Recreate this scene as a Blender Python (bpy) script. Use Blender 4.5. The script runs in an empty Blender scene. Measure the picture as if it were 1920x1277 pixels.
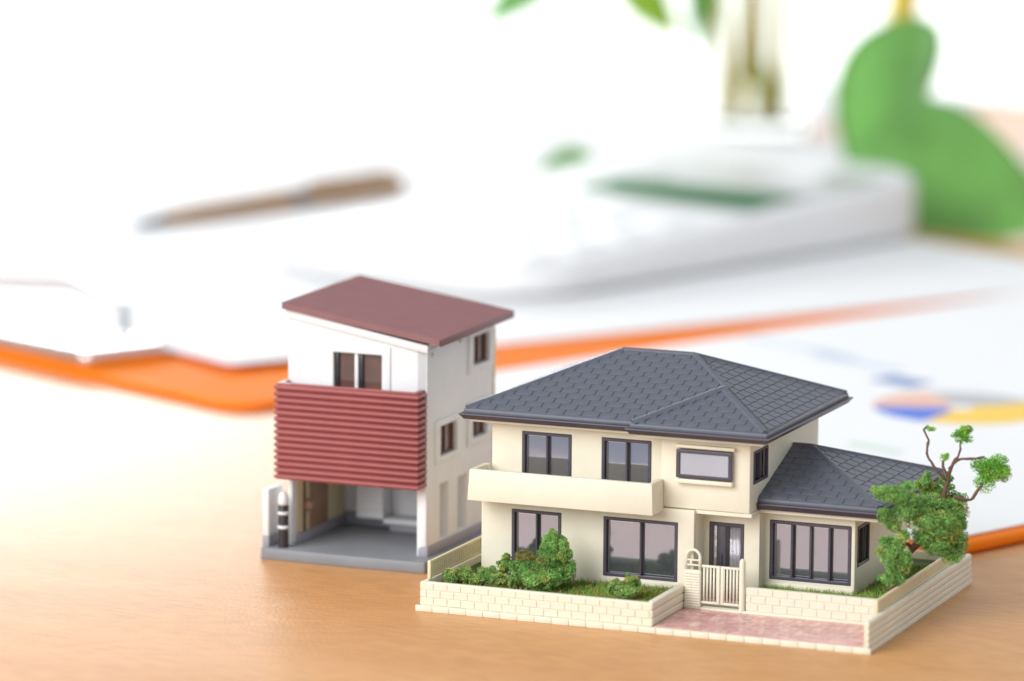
import bpy, bmesh, math, random
import numpy as np
from mathutils import Vector, Matrix

random.seed(7); rng = np.random.default_rng(7)
S = 0.001                                   # everything below is written in millimetres
scene = bpy.context.scene
C = scene.collection

# ------------------------------------------------------------------ camera
CAM = dict(f=8075.45, yaw=-0.38807, pitch=0.15853, roll=0.006786, pos=(301.7256, -693.5534, 170.1975))
def cam_axes():
    y, p, r = CAM['yaw'], CAM['pitch'], CAM['roll']
    fw = Vector((math.sin(y)*math.cos(p), math.cos(y)*math.cos(p), -math.sin(p)))
    rt = Vector((math.cos(y), -math.sin(y), 0)); up = rt.cross(fw)
    return rt*math.cos(r)+up*math.sin(r), up*math.cos(r)-rt*math.sin(r), fw
RT, UP, FW = cam_axes()
def at(px, py, x=None, y=None, z=None):
    """photo pixel (1920 wide) -> point in mm on the plane x=, y= or z= that the thing touches"""
    d = FW + RT*((px-960)/CAM['f']) + UP*((638.5-py)/CAM['f'])
    o = Vector(CAM['pos'])
    for i, v in enumerate((x, y, z)):
        if v is not None:
            return o + d*((v-o[i])/d[i])
cam_data = bpy.data.cameras.new('camera')
cam = bpy.data.objects.new('camera', cam_data); C.objects.link(cam)
m = Matrix((RT, UP, -FW)).transposed().to_4x4(); m.translation = Vector(CAM['pos'])*S
cam.matrix_world = m
cam_data.sensor_width = 36; cam_data.lens = CAM['f']/1920*36
cam_data.clip_start = 0.01; cam_data.clip_end = 20
cam_data.dof.use_dof = True
cam_data.dof.focus_distance = (Vector((42, 24, 16))-Vector(CAM['pos'])).dot(FW)*S
cam_data.dof.aperture_fstop = 12.0
cam_data.dof.aperture_blades = 0
scene.camera = cam

# ------------------------------------------------------------------ light
world = bpy.data.worlds.new('World'); scene.world = world; world.use_nodes = True
bg = world.node_tree.nodes['Background']; bg.inputs[0].default_value = (0.90, 0.95, 1.0, 1); bg.inputs[1].default_value = 0.66
def area(name, loc, target, sx, sy, power, col):
    L = bpy.data.lights.new(name, 'AREA'); L.shape = 'RECTANGLE'; L.size = sx*S; L.size_y = sy*S
    L.energy = power; L.color = col
    o = bpy.data.objects.new(name, L); C.objects.link(o)
    o.location = Vector(loc)*S
    o.rotation_euler = (Vector(target)-Vector(loc)).to_track_quat('-Z', 'Y').to_euler()
    return o
area('softbox_key', (-430, -860, 560), (10, 30, 10), 900, 800, 14.5, (1.0, 0.985, 0.97))
area('window_light', (-1260, 1500, 470), (-60, 60, 0), 1100, 640, 24.0, (0.97, 0.985, 1.0))

vs = scene.view_settings
vs.view_transform = 'Standard'; vs.look = 'None'; vs.gamma = 1; vs.exposure = 0.0; vs.use_curve_mapping = False
scene.render.engine = 'CYCLES'

# ------------------------------------------------------------------ materials
MATS = {}
def mat(name, col, rough=0.5, var=0.0, vscale=400, bump=0.0, bscale=3000, spec=0.5, metal=0.0, coat=0.0, sss=0.0, trans=0.0, emit=0.0, ior=None):
    M = bpy.data.materials.new(name); M.use_nodes = True
    nt = M.node_tree; b = nt.nodes['Principled BSDF']
    b.inputs['Base Color'].default_value = (*col, 1); b.inputs['Roughness'].default_value = rough
    b.inputs['Metallic'].default_value = metal; b.inputs['Specular IOR Level'].default_value = spec
    b.inputs['Coat Weight'].default_value = coat; b.inputs['Coat Roughness'].default_value = 0.08
    b.inputs['Transmission Weight'].default_value = trans
    if ior: b.inputs['IOR'].default_value = ior
    if sss:
        b.inputs['Subsurface Weight'].default_value = sss
        b.inputs['Subsurface Radius'].default_value = (1.0, 0.8, 0.5); b.inputs['Subsurface Scale'].default_value = 0.0006
    tc = nt.nodes.new('ShaderNodeTexCoord')
    if var:
        n = nt.nodes.new('ShaderNodeTexNoise'); n.inputs['Scale'].default_value = vscale; n.inputs['Detail'].default_value = 5
        nt.links.new(tc.outputs['Object'], n.inputs['Vector'])
        mr = nt.nodes.new('ShaderNodeMapRange'); mr.inputs[1].default_value = .3; mr.inputs[2].default_value = .7
        mr.inputs[3].default_value = 1-var; mr.inputs[4].default_value = 1+var*.6
        nt.links.new(n.outputs['Fac'], mr.inputs[0])
        mx = nt.nodes.new('ShaderNodeMix'); mx.data_type = 'RGBA'; mx.blend_type = 'MULTIPLY'; mx.inputs[0].default_value = 1
        mx.inputs[6].default_value = (*col, 1); nt.links.new(mr.outputs[0], mx.inputs[7]); nt.links.new(mx.outputs[2], b.inputs['Base Color'])
        m2 = nt.nodes.new('ShaderNodeMapRange'); m2.inputs[3].default_value = max(.02, rough-.08); m2.inputs[4].default_value = rough+.08
        nt.links.new(n.outputs['Fac'], m2.inputs[0]); nt.links.new(m2.outputs[0], b.inputs['Roughness'])
    if bump:
        n2 = nt.nodes.new('ShaderNodeTexNoise'); n2.inputs['Scale'].default_value = bscale; n2.inputs['Detail'].default_value = 3
        nt.links.new(tc.outputs['Object'], n2.inputs['Vector'])
        bp = nt.nodes.new('ShaderNodeBump'); bp.inputs['Strength'].default_value = bump; bp.inputs['Distance'].default_value = .0001
        nt.links.new(n2.outputs['Fac'], bp.inputs['Height']); nt.links.new(bp.outputs[0], b.inputs['Normal'])
    if emit:
        b.inputs['Emission Color'].default_value = (*col, 1); b.inputs['Emission Strength'].default_value = emit
    MATS[name] = M
    return M
cream = mat('cream_plastic', (.80, .755, .61), .5, .05, 120, .12, 2500, sss=.15)
creamd = mat('cream_fence_plastic', (.76, .66, .44), .5, .05, 150, .1, 2500, sss=.15)
slate = mat('slate_plastic', (.105, .112, .142), .46, .10, 500, .3, 4500)
gutterm = mat('gutter_plastic', (.075, .062, .082), .45, .08, 300)
framem = mat('window_frame_plastic', (.075, .065, .085), .42, .15, 900)
whitep = mat('white_plastic', (.80, .81, .825), .5, .04, 150, .12, 2500, sss=.1)
redp = mat('brick_red_plastic', (.345, .095, .095), .38, .06, 300, .15, 3500)
redroof = mat('maroon_roof_plastic', (.25, .115, .118), .5, .07, 300, .2, 4000)
greyp = mat('grey_plastic', (.235, .25, .275), .5, .06, 250, .2, 3000)
greyl = mat('grey_plinth_plastic', (.33, .33, .38), .5, .06, 250, .2, 3000)
brownp = mat('brown_plastic', (.16, .075, .05), .35, .15, 300)
brownd = mat('brown_door_plastic', (.36, .22, .14), .4, .1, 300)
blackp = mat('black_plastic', (.035, .03, .035), .3, .1, 300)
panem = mat('smoke_pane', (.37, .385, .465), .07, .04, 80, spec=.6, metal=.85, coat=.2)
paneb = mat('brown_pane', (.13, .07, .055), .12, .2, 200, spec=.7, coat=.6)
sashm = mat('smoke_sash', (.20, .185, .21), .2, .05, 100, metal=.4)
clearp = mat('clear_pane', (.66, .64, .69), .12, .05, 100, metal=.6, coat=.4)
orange = mat('orange_board', (.95, .22, .008), .6, .04, 40, .05, 1500, spec=.12)
paper = mat('white_paper', (.86, .86, .865), .65, .015, 30)
metalm = mat('chrome_clip', (.75, .75, .76), .22, .05, 60, metal=1)
calcw = mat('calculator_white', (.84, .84, .845), .4, .02, 40)
calcg = mat('calculator_key', (.72, .72, .74), .5, .02, 40)
lcdm = mat('lcd_screen', (.07, .20, .09), .6, .1, 60, spec=.02)  # green is the plant's reflection on the display, put into the base colour
solar = mat('calculator_panel', (.50, .51, .52), .3, .05, 60)
penm = mat('pen_bronze', (.34, .175, .06), .5, .1, 50, spec=.25, metal=.1)
pend = mat('pen_tip_metal', (.12, .12, .14), .3, .1, 50, metal=.8)
leafm = mat('plant_leaf', (.25, .56, .15), .5, .25, 35, spec=.6)
leafy = mat('plant_young_leaf', (.33, .52, .03), .4, .2, 35)
stemm = mat('plant_stem', (.72, .54, .05), .45, .2, 60)
barkm = mat('miniature_bark', (.16, .085, .05), .7, .3, 900, .5, 3000)
glassm = mat('clear_glass', (.96, .99, .97), .02, trans=1.0, ior=1.45)
waterm = mat('vase_water', (.95, .98, .95), .02, trans=1.0, ior=1.33)
soil = mat('garden_ground', (.10, .13, .045), .9, .4, 600, .8, 2500)
pinkbase = mat('paver_joint', (.62, .32, .30), .35, .1, 600, coat=.2)
ink = {n: mat('ink_'+n, c, .6, .03, 40) for n, c in dict(yellow=(.93, .60, .05), blue=(.05, .17, .70), peach=(.80, .47, .36), grey=(.48, .48, .50), text=(.17, .27, .52), pale=(.60, .68, .80), green=(.62, .76, .66), sky=(.55, .76, .90)).items()}

def attr_mat(name, rough, spec=.3, coat=0., sss=0.):
    M = bpy.data.materials.new(name); M.use_nodes = True; nt = M.node_tree; b = nt.nodes['Principled BSDF']
    a = nt.nodes.new('ShaderNodeAttribute'); a.attribute_name = 'tint'
    nt.links.new(a.outputs['Color'], b.inputs['Base Color']); b.inputs['Roughness'].default_value = rough
    b.inputs['Specular IOR Level'].default_value = spec; b.inputs['Coat Weight'].default_value = coat
    tr = nt.nodes.new('ShaderNodeBsdfTranslucent')
    return M
flock = attr_mat('foliage_flock', .8, .15)
paverm = attr_mat('printed_pavers', .3, .5, .25)

# wood table
M = bpy.data.materials.new('wood_laminate'); M.use_nodes = True; nt = M.node_tree; b = nt.nodes['Principled BSDF']
tc = nt.nodes.new('ShaderNodeTexCoord')
def N(t, **k):
    n = nt.nodes.new(t)
    for a, v in k.items(): n.inputs[a].default_value = v
    return n
mp = N('ShaderNodeMapping'); mp.inputs['Rotation'].default_value = (0, 0, math.radians(-24)); mp.inputs['Scale'].default_value = (11, 60, 1)
nt.links.new(tc.outputs['Object'], mp.inputs['Vector'])
n1 = N('ShaderNodeTexNoise', Scale=1.0, Detail=8, Roughness=.62, Distortion=.6); nt.links.new(mp.outputs[0], n1.inputs['Vector'])
mp2 = N('ShaderNodeMapping'); mp2.inputs['Rotation'].default_value = (0, 0, math.radians(-24)); mp2.inputs['Scale'].default_value = (170, 2200, 1)
nt.links.new(tc.outputs['Object'], mp2.inputs['Vector'])
n2 = N('ShaderNodeTexNoise', Scale=1.0, Detail=4); nt.links.new(mp2.outputs[0], n2.inputs['Vector'])
n3 = N('ShaderNodeTexNoise', Scale=9.0, Detail=2); nt.links.new(tc.outputs['Object'], n3.inputs['Vector'])
cr = nt.nodes.new('ShaderNodeValToRGB'); e = cr.color_ramp.elements
e[0].position = .30; e[0].color = (.62, .30, .112, 1); e[1].position = .72; e[1].color = (.70, .365, .15, 1)
e2 = e.new(.5); e2.color = (.66, .335, .13, 1)
nt.links.new(n1.outputs['Fac'], cr.inputs[0])
mr = N('ShaderNodeMapRange'); mr.inputs[1].default_value = .35; mr.inputs[2].default_value = .62; mr.inputs[3].default_value = .80; mr.inputs[4].default_value = 1.04
nt.links.new(n2.outputs['Fac'], mr.inputs[0])
mx = nt.nodes.new('ShaderNodeMix'); mx.data_type = 'RGBA'; mx.blend_type = 'MULTIPLY'; mx.inputs[0].default_value = 1
nt.links.new(cr.outputs[0], mx.inputs[6]); nt.links.new(mr.outputs[0], mx.inputs[7])
mr3 = N('ShaderNodeMapRange'); mr3.inputs[3].default_value = .9; mr3.inputs[4].default_value = 1.1; nt.links.new(n3.outputs['Fac'], mr3.inputs[0])
mx2 = nt.nodes.new('ShaderNodeMix'); mx2.data_type = 'RGBA'; mx2.blend_type = 'MULTIPLY'; mx2.inputs[0].default_value = 1
nt.links.new(mx.outputs[2], mx2.inputs[6]); nt.links.new(mr3.outputs[0], mx2.inputs[7]); nt.links.new(mx2.outputs[2], b.inputs['Base Color'])
b.inputs['Roughness'].default_value = .36; b.inputs['Specular IOR Level'].default_value = .5
n4 = N('ShaderNodeTexNoise', Scale=1400.0, Detail=2); nt.links.new(tc.outputs['Object'], n4.inputs['Vector'])
bp = N('ShaderNodeBump', Strength=.55, Distance=.00012); nt.links.new(n4.outputs['Fac'], bp.inputs['Height']); nt.links.new(bp.outputs[0], b.inputs['Normal'])
wood = M

# ------------------------------------------------------------------ mesh helpers (mm)
def tag(o, label=None, cat=None, group=None, kind=None):
    if label: o['label'] = label
    if cat: o['category'] = cat
    if group: o['group'] = group
    if kind: o['kind'] = kind
    return o
def thing(name, loc, label, cat, group=None):
    o = bpy.data.objects.new(name, None); C.objects.link(o); o.location = Vector(loc)*S; o.empty_display_size = .01
    return tag(o, label, cat, group)
WPOS = {}
def link(name, me, parent=None, loc=(0, 0, 0)):
    """loc: world mm of mesh origin (unrotated parents only)"""
    o = bpy.data.objects.new(name, me); C.objects.link(o)
    loc = Vector(loc)
    WPOS[o.name] = loc
    if parent is not None:
        o.parent = parent
        o.location = (loc - base_of(parent))*S
    else: o.location = loc*S
    return o
def base_of(o):
    if o.name in WPOS: return WPOS[o.name]
    v = Vector(o.location)/S
    p = o.parent
    while p is not None: v = v + Vector(p.location)/S; p = p.parent
    return v
class MB:
    def __init__(s): s.bm = bmesh.new()
    def box(s, x0, x1, y0, y1, z0, z1, taper=0):
        v = [s.bm.verts.new(p) for p in ((x0, y0, z0), (x1, y0, z0), (x1, y1, z0), (x0, y1, z0), (x0+taper, y0+taper, z1), (x1-taper, y0+taper, z1), (x1-taper, y1-taper, z1), (x0+taper, y1-taper, z1))]
        for f in ((0, 3, 2, 1), (4, 5, 6, 7), (0, 1, 5, 4), (1, 2, 6, 5), (2, 3, 7, 6), (3, 0, 4, 7)): s.bm.faces.new([v[i] for i in f])
        return s
    def poly(s, pts, faces):
        v = [s.bm.verts.new(p) for p in pts]
        for f in faces: s.bm.faces.new([v[i] for i in f])
        return s
    def prism(s, pts, vec):
        n = len(pts); vec = Vector(vec)
        a = [s.bm.verts.new(p) for p in pts]; b = [s.bm.verts.new(Vector(p)+vec) for p in pts]
        s.bm.faces.new(a[::-1]); s.bm.faces.new(b)
        for i in range(n): s.bm.faces.new((a[i], a[(i+1) % n], b[(i+1) % n], b[i]))
        return s
    def tube(s, pts, radii, seg=8, caps=True):
        pts = [Vector(p) for p in pts]
        if not hasattr(radii, '__len__'): radii = [radii]*len(pts)
        rings = []; prev = None
        for i, p in enumerate(pts):
            t = (pts[min(i+1, len(pts)-1)]-pts[max(i-1, 0)]).normalized()
            if prev is None: prev = t.orthogonal().normalized()
            prev = (prev - t*prev.dot(t)).normalized(); q = t.cross(prev)
            rings.append([s.bm.verts.new(p+(prev*math.cos(2*math.pi*k/seg)+q*math.sin(2*math.pi*k/seg))*radii[i]) for k in range(seg)])
        for a, b in zip(rings, rings[1:]):
            for k in range(seg): s.bm.faces.new((a[k], a[(k+1) % seg], b[(k+1) % seg], b[k]))
        if caps: s.bm.faces.new(rings[0][::-1]); s.bm.faces.new(rings[-1])
        return s
    def lathe(s, c, prof, seg=16):
        rings = [[s.bm.verts.new((c[0]+r*math.cos(2*math.pi*k/seg), c[1]+r*math.sin(2*math.pi*k/seg), c[2]+z)) for k in range(seg)] for r, z in prof]
        for a, b in zip(rings, rings[1:]):
            for k in range(seg): s.bm.faces.new((a[k], a[(k+1) % seg], b[(k+1) % seg], b[k]))
        s.bm.faces.new(rings[0][::-1]); s.bm.faces.new(rings[-1])
        return s
    def mesh(s, name, m, bevel=0, seg=2, smooth=False, angle=None):
        bmesh.ops.recalc_face_normals(s.bm, faces=s.bm.faces)
        if bevel:
            ed = [e for e in s.bm.edges if e.is_manifold and e.calc_face_angle(0) > .6]
            bmesh.ops.bevel(s.bm, geom=ed, offset=bevel, segments=seg, affect='EDGES', profile=.5, clamp_overlap=True)
        bmesh.ops.scale(s.bm, vec=(S, S, S), verts=s.bm.verts)
        me = bpy.data.meshes.new(name); s.bm.to_mesh(me); s.bm.free()
        if smooth or bevel:
            me.polygons.foreach_set('use_smooth', [True]*len(me.polygons))
            if angle or bevel: me.set_sharp_from_angle(angle=angle or .6)
        me.materials.append(m)
        return me
    def obj(s, name, m, parent=None, loc=(0, 0, 0), **k): return link(name, s.mesh(name, m, **k), parent, loc)

def panel(u0v, us, vs_, holes, plane, pos, t):
    """slab with rectangular openings. plane 'y': u=x, v=z, front at y=pos, thickness t backwards; plane 'x': u=y, v=z, outer face at x=pos, thickness inward (-x)"""
    us = sorted(set(us)); vs_ = sorted(set(vs_)); mb = MB()
    def solid(i, j):
        if not (0 <= i < len(us)-1 and 0 <= j < len(vs_)-1): return False
        cu = (us[i]+us[i+1])/2; cv = (vs_[j]+vs_[j+1])/2
        return not any(a < cu < b and c < cv < d for a, b, c, d in holes)
    cache = {}
    def V(u, v, k):
        if (u, v, k) not in cache:
            p = (u, pos+k*t, v) if plane == 'y' else (pos-k*t, u, v)
            cache[(u, v, k)] = mb.bm.verts.new(p)
        return cache[(u, v, k)]
    def F(*q):
        try: mb.bm.faces.new(q)
        except ValueError: pass
    for i in range(len(us)-1):
        for j in range(len(vs_)-1):
            if not solid(i, j): continue
            a, b, c, d = us[i], us[i+1], vs_[j], vs_[j+1]
            F(V(a, c, 0), V(b, c, 0), V(b, d, 0), V(a, d, 0)); F(V(a, c, 1), V(a, d, 1), V(b, d, 1), V(b, c, 1))
            for (di, dj, p, q) in ((-1, 0, (a, d), (a, c)), (1, 0, (b, c), (b, d)), (0, -1, (a, c), (b, c)), (0, 1, (b, d), (a, d))):
                if not solid(i+di, j+dj): F(V(*p, 0), V(*p, 1), V(*q, 1), V(*q, 0))
    return mb
def grid_panel(u0, u1, v0, v1, holes, plane, pos, t):
    us = [u0, u1]+[h[0] for h in holes]+[h[1] for h in holes]; vv = [v0, v1]+[h[2] for h in holes]+[h[3] for h in holes]
    return panel(None, us, vv, holes, plane, pos, t)

def window(parent, plane, pos, a, b, c, d, nm=1, fw=.75, fm=framem, pm=panem, rec=.35, label=None, mull=.36, bright=None):
    """frame in opening a..b x c..d, recessed, with nm mullions and a pane behind each light"""
    mb = grid_panel(a, b, c, d, [(a+fw, b-fw, c+fw, d-fw)], plane, pos+(.0 if plane == 'y' else -.0), .6)
    off = .12
    o = mb.obj('window', fm, parent, (0, -off, 0) if plane == 'y' else (off, 0, 0), bevel=.09, seg=1)
    if label: o['label'] = label
    lx = np.linspace(a+fw, b-fw, nm+2)
    for k in range(1, nm+1):
        mm = MB()
        if plane == 'y': mm.box(lx[k]-mull/2, lx[k]+mull/2, pos+.05, pos+.7, c+fw, d-fw)
        else: mm.box(pos-.7, pos-.05, lx[k]-mull/2, lx[k]+mull/2, c+fw, d-fw)
        mm.obj('mullion', fm, o, bevel=.07, seg=1)
    for k in range(nm+1):
        e = .1
        l0, l1 = lx[k]-e, lx[k+1]+e; dep = rec+.35+(.3 if k % 2 else 0)
        pp = MB()
        if plane == 'y': pp.box(l0, l1, pos+dep, pos+dep+.2, c+fw-.1, d-fw+.1)
        else: pp.box(pos-dep-.2, pos-dep, l0, l1, c+fw-.1, d-fw+.1)
        pp.obj('pane', pm, o)
        # sliding sash edge: a narrow lighter stile down one side of each light and a thin pale strip along the top
        w0 = l0+.12; st = MB()
        if plane == 'y': st.box(w0, w0+.42, pos+dep-.12, pos+dep+.05, c+fw, d-fw)
        else: st.box(pos-dep-.05, pos-dep+.12, w0, w0+.42, c+fw, d-fw)
        if pm is panem: st.obj('sash_stile', sashm, o)
        if pm is panem and plane == 'y': MB().box(l0+.5, l1-.12, pos+dep-.1, pos+dep+.05, d-fw-.26, d-fw-.02).obj('pane_top_strip', clearp, o)
    return o

# ================================================================== setting
# its near edge runs just below the frame, square to the line of sight
nf = Vector((FW.x, FW.y, 0)).normalized(); nr_ = Vector((RT.x, RT.y, 0)).normalized(); e_ = at(960, 1277, z=0)-nf*38
tb = MB().prism([(*(e_+nr_*a+nf*c).xy, -26) for a, c in ((-1100, 0), (900, 0), (900, 1000), (-1100, 1000))], (0, 0, 26))
tag(tb.obj('tabletop', wood, bevel=2), kind='structure')
# the bright window wall the desk stands in front of: it gives off the white backlight seen across the top of the photo
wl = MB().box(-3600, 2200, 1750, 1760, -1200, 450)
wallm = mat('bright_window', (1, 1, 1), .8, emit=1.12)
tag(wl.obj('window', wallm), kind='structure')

# ================================================================== lot (base plate with garden walls)
W_, D_ = 85.0, 62.8
lot = thing('miniature_garden_lot', (42, 31, 0), 'cream plastic model garden base with brick walls, pink driveway and small gate', 'model base')
MB().box(.35, W_-.3, .3, D_-.2, 0, 1.1).obj('base_plate', cream, lot, bevel=.12)
# kerb stones along the front
pitch = 3.29
me_stone = MB().box(-pitch/2+.03, pitch/2-.03, -.32, .35, -.52, .56).mesh('kerb_stone', cream, bevel=.09, seg=2)
for k in range(26):
    cx = pitch*(k+.5)-.25
    if cx > W_-1.2: break
    link('kerb_stone', me_stone, lot, (cx, .33, .54+random.uniform(-.02, .02)))
# driveway floor
MB().box(45.1, 83.95, .72, 17.2, 1.05, 1.24).obj('driveway', pinkbase, lot)
def pavers():
    pos, faces, cols = [], [], []
    bw, bl = .88, 1.76
    i = 0
    x = 45.2
    col = 0
    cells = []
    nx = int((83.8-45.2)/bl); ny = int((16.9-.8)/bl)
    for a in range(nx+1):
        for c in range(ny+1):
            X = 45.2+a*bl; Y = .85+c*bl
            if (a+c) % 2 == 0: q = [(X, X+bl, Y, Y+bw), (X, X+bl, Y+bw, Y+bl)]
            else: q = [(X, X+bw, Y, Y+bl), (X+bw, X+bl, Y, Y+bl)]
            cells += q
    for (x0, x1, y0, y1) in cells:
        x1 = min(x1, 83.85); y1 = min(y1, 16.85)
        if x1-x0 < .2 or y1-y0 < .2: continue
        g = .05; h = 1.275+random.uniform(-.012, .012); n = len(pos)
        pos += [(x0+g, y0+g, h), (x1-g, y0+g, h), (x1-g, y1-g, h), (x0+g, y1-g, h), (x0+g, y0+g, 1.2), (x1-g, y0+g, 1.2), (x1-g, y1-g, 1.2), (x0+g, y1-g, 1.2)]
        faces += [(n, n+1, n+2, n+3), (n+4, n+5, n+1, n), (n+5, n+6, n+2, n+1), (n+6, n+7, n+3, n+2), (n+7, n+4, n, n+3)]
        r = random.random(); f = random.uniform(.86, 1.1)
        c = (.68, .36, .34) if r < .6 else ((.76, .47, .44) if r < .88 else (.58, .28, .27))
        cols += [(c[0]*f, c[1]*f, c[2]*f, 1)]*5
    return pos, faces, cols
def cloud(name, pos, faces, cols, m, parent=None, loc=(0, 0, 0), smooth=False, kind='stuff'):
    me = bpy.data.meshes.new(name); me.from_pydata((np.array(pos)*S).tolist() if isinstance(pos, list) else (pos*S).tolist(), [], faces)
    a = me.attributes.new('tint', 'FLOAT_COLOR', 'FACE')
    a.data.foreach_set('color', np.array(cols, dtype=np.float32).ravel())
    me.materials.append(m)
    if smooth: me.polygons.foreach_set('use_smooth', [True]*len(me.polygons))
    o = link(name, me, parent, loc)
    if kind: o['kind'] = kind
    return o
cloud('pavers', *pavers(), paverm, lot)

def brick_run(parent, x0, x1, yf, z0, rows, rp, bl, start=0.0, depth=.35):
    me = MB().box(-bl/2+.055, bl/2-.055, 0, depth, -rp/2+.055, rp/2-.055).mesh('brick', cream, bevel=.07, seg=1)
    for r in range(rows):
        x = x0-(bl/2 if r % 2 else 0)-start
        zc = z0+rp*(r+.5)
        while x < x1-.05:
            a, b = max(x, x0), min(x+bl, x1)
            if b-a > .35:
                if b-a > bl-.01: link('brick', me, parent, ((a+b)/2, yf+random.uniform(-.012, .012), zc))
                else: MB().box(-(b-a)/2+.055, (b-a)/2-.055, 0, depth, -rp/2+.055, rp/2-.055).obj('brick', cream, parent, ((a+b)/2, yf, zc), bevel=.07, seg=1)
            x += bl
fw_ = MB().box(.44, 44.82, .70, 1.75, 1.05, 5.36).obj('garden_wall', cream, lot, bevel=.22)
brick_run(fw_, .42, 44.85, .56, 1.16, 3, 1.36, 2.665)
# return wall beside the driveway, built of long courses
rw = MB().box(43.75, 44.72, 1.6, 16.9, 1.05, 5.5).obj('garden_wall', cream, lot, bevel=.22)
for k in range(3): MB().box(44.4, 44.98, .62, 16.85, 1.2+1.44*k+.07, 1.2+1.44*(k+1)-.07).obj('course', cream, rw, bevel=.16, seg=2)
# wall behind driveway
kw = MB().box(56.66, 83.9, 16.95, 18.0, 1.05, 5.97).obj('garden_wall', cream, lot, bevel=.2)
brick_run(kw, 56.62, 83.9, 16.82, 1.75, 3, 1.40, 2.75, start=.4)
MB().box(48.15, 83.9, 16.55, 17.2, 1.0, 1.66).obj('step', cream, lot, bevel=.12)
# right side wall
sw = MB().box(84.05, 84.72, .1, D_-.1, .3, 5.75).obj('garden_wall', cream, lot, bevel=.18)
MB().box(84.4, 85.0, -.02, D_, .02, 1.0).obj('course', cream, sw, bevel=.14)
for k in range(4): MB().box(84.5, 84.93, .04, D_-.05, 1.05+1.16*k+.06, 1.05+1.16*(k+1)-.06).obj('course', cream, sw, bevel=.12, seg=2)
MB().box(.4, 1.35, 1.7, D_-.1, 1.05, 5.3).obj('garden_wall', cream, lot, bevel=.2)
MB().box(1.3, 84.1, 61.7, 62.6, 1.05, 5.6).obj('garden_wall', cream, lot, bevel=.2)
# planting beds
MB().box(1.3, 43.8, 1.7, 61.8, 1.0, 4.0).obj('garden_bed', soil, lot)
MB().box(57.0, 84.1, 17.9, 61.8, 1.0, 4.1).obj('garden_bed', soil, lot)
MB().box(44.7, 57.05, 17.4, 61.7, 1.0, 1.75).obj('path', cream, lot)
# fences
def fence(x, y0, y1, z0, z1, n, label):
    t = MB().box(x-.28, x+.28, y0, y1, z1-.55, z1).obj('fence', creamd, lot, bevel=.12); t['label'] = label
    MB().box(x-.25, x+.25, y0+.1, y1, z0, z0+.45).obj('rail', creamd, t, bevel=.1)
    MB().box(x-.33, x+.33, y0-.25, y0+.45, z0-.1, z1+.05).obj('post', creamd, t, bevel=.14)
    mb = MB(); ys = np.arange(y0+.9, y1-.3, 1.0)
    for y in ys: mb.box(x-.13, x+.13, y-.24, y+.24, z0+.35, z1-.45)
    mb.box(x-.04, x+.04, y0+.2, y1, z0+.3, z1-.4)
    q = mb.obj('pickets', creamd, t); q['kind'] = 'stuff'
fence(1.25, 3.0, 61.5, 5.55, 8.75, 58, 'fence with fine pickets on the garden wall')
fence(83.75, 7.8, 61.8, 5.45, 7.95, 50, 'low fence panel on the outer side wall')
for k in range(6): MB().box(83.55, 84.15, 15+8.5*k, 15.5+8.5*k, 5.3, 5.75).obj('post', creamd, lot)

# gate pillar with arch
gp = MB().box(44.98, 48.12, 16.62, 17.5, 1.25, 8.35).obj('gate_pillar', cream, lot, bevel=.2)
me_pb = MB().box(-.68, .68, -.1, .15, -.17, .17).mesh('brick', cream, bevel=.09, seg=1)
for r in range(13):
    for cx in (45.83, 47.28): link('brick', me_pb, gp, (cx, 16.6, 1.85+.49*r))
arc = [(45.25, 17.05, 8.2), (45.25, 17.05, 10.6)]+[(46.55+1.3*math.cos(a), 17.05, 10.6+1.35*math.sin(a)) for a in np.linspace(math.pi*.9, math.pi*.1, 9)]+[(47.85, 17.05, 10.6), (47.85, 17.05, 8.2)]
MB().tube(arc, .3, 8).obj('arch', cream, gp, smooth=True)
for z in (9.2, 10.1): MB().box(45.3, 47.8, 16.85, 17.25, z-.16, z+.16).obj('rail', cream, gp, bevel=.1)
MB().box(45.95, 46.35, 16.85, 17.25, 9.3, 10.0).obj('rail', cream, gp)
# gate leaves
g = thing('gate', (0, 0, 0), None, None); g.parent = lot; WPOS['gate'] = Vector((52, 17, 2)); g.location = (WPOS['gate']-base_of(lot))*S
GX0, GX1 = 48.2, 55.35; mid = (GX0+GX1)/2
for (a, b) in ((GX0+.05, mid-.03), (mid+.03, GX1-.05)):
    for z in (2.35, 8.95): MB().box(a, b, 16.75, 17.25, z, z+.45).obj('rail', cream, g, bevel=.1)
    n = 5
    for k in range(n):
        x = a+.42+(b-a-1.0)*k/(n-1) if a < mid-1 else a+.62+(b-a-1.0)*k/(n-1)
        MB().tube([(x, 16.98, 2.6), (x, 16.98, 9.1)], .2, 8).obj('bar', cream, g, smooth=True)
for xa in (mid-.62, mid+.08): MB().box(xa, xa+.54, 16.7, 17.28, 2.4, 9.3).obj('stile', cream, g, bevel=.1)
MB().lathe((55.85, 17.05, 1.3), [(.55, 0), (.55, 8.8), (.5, 9.3), (.34, 9.65), (.1, 9.8)], 16).obj('gate_post', cream, lot, smooth=True, angle=.7)

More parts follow.
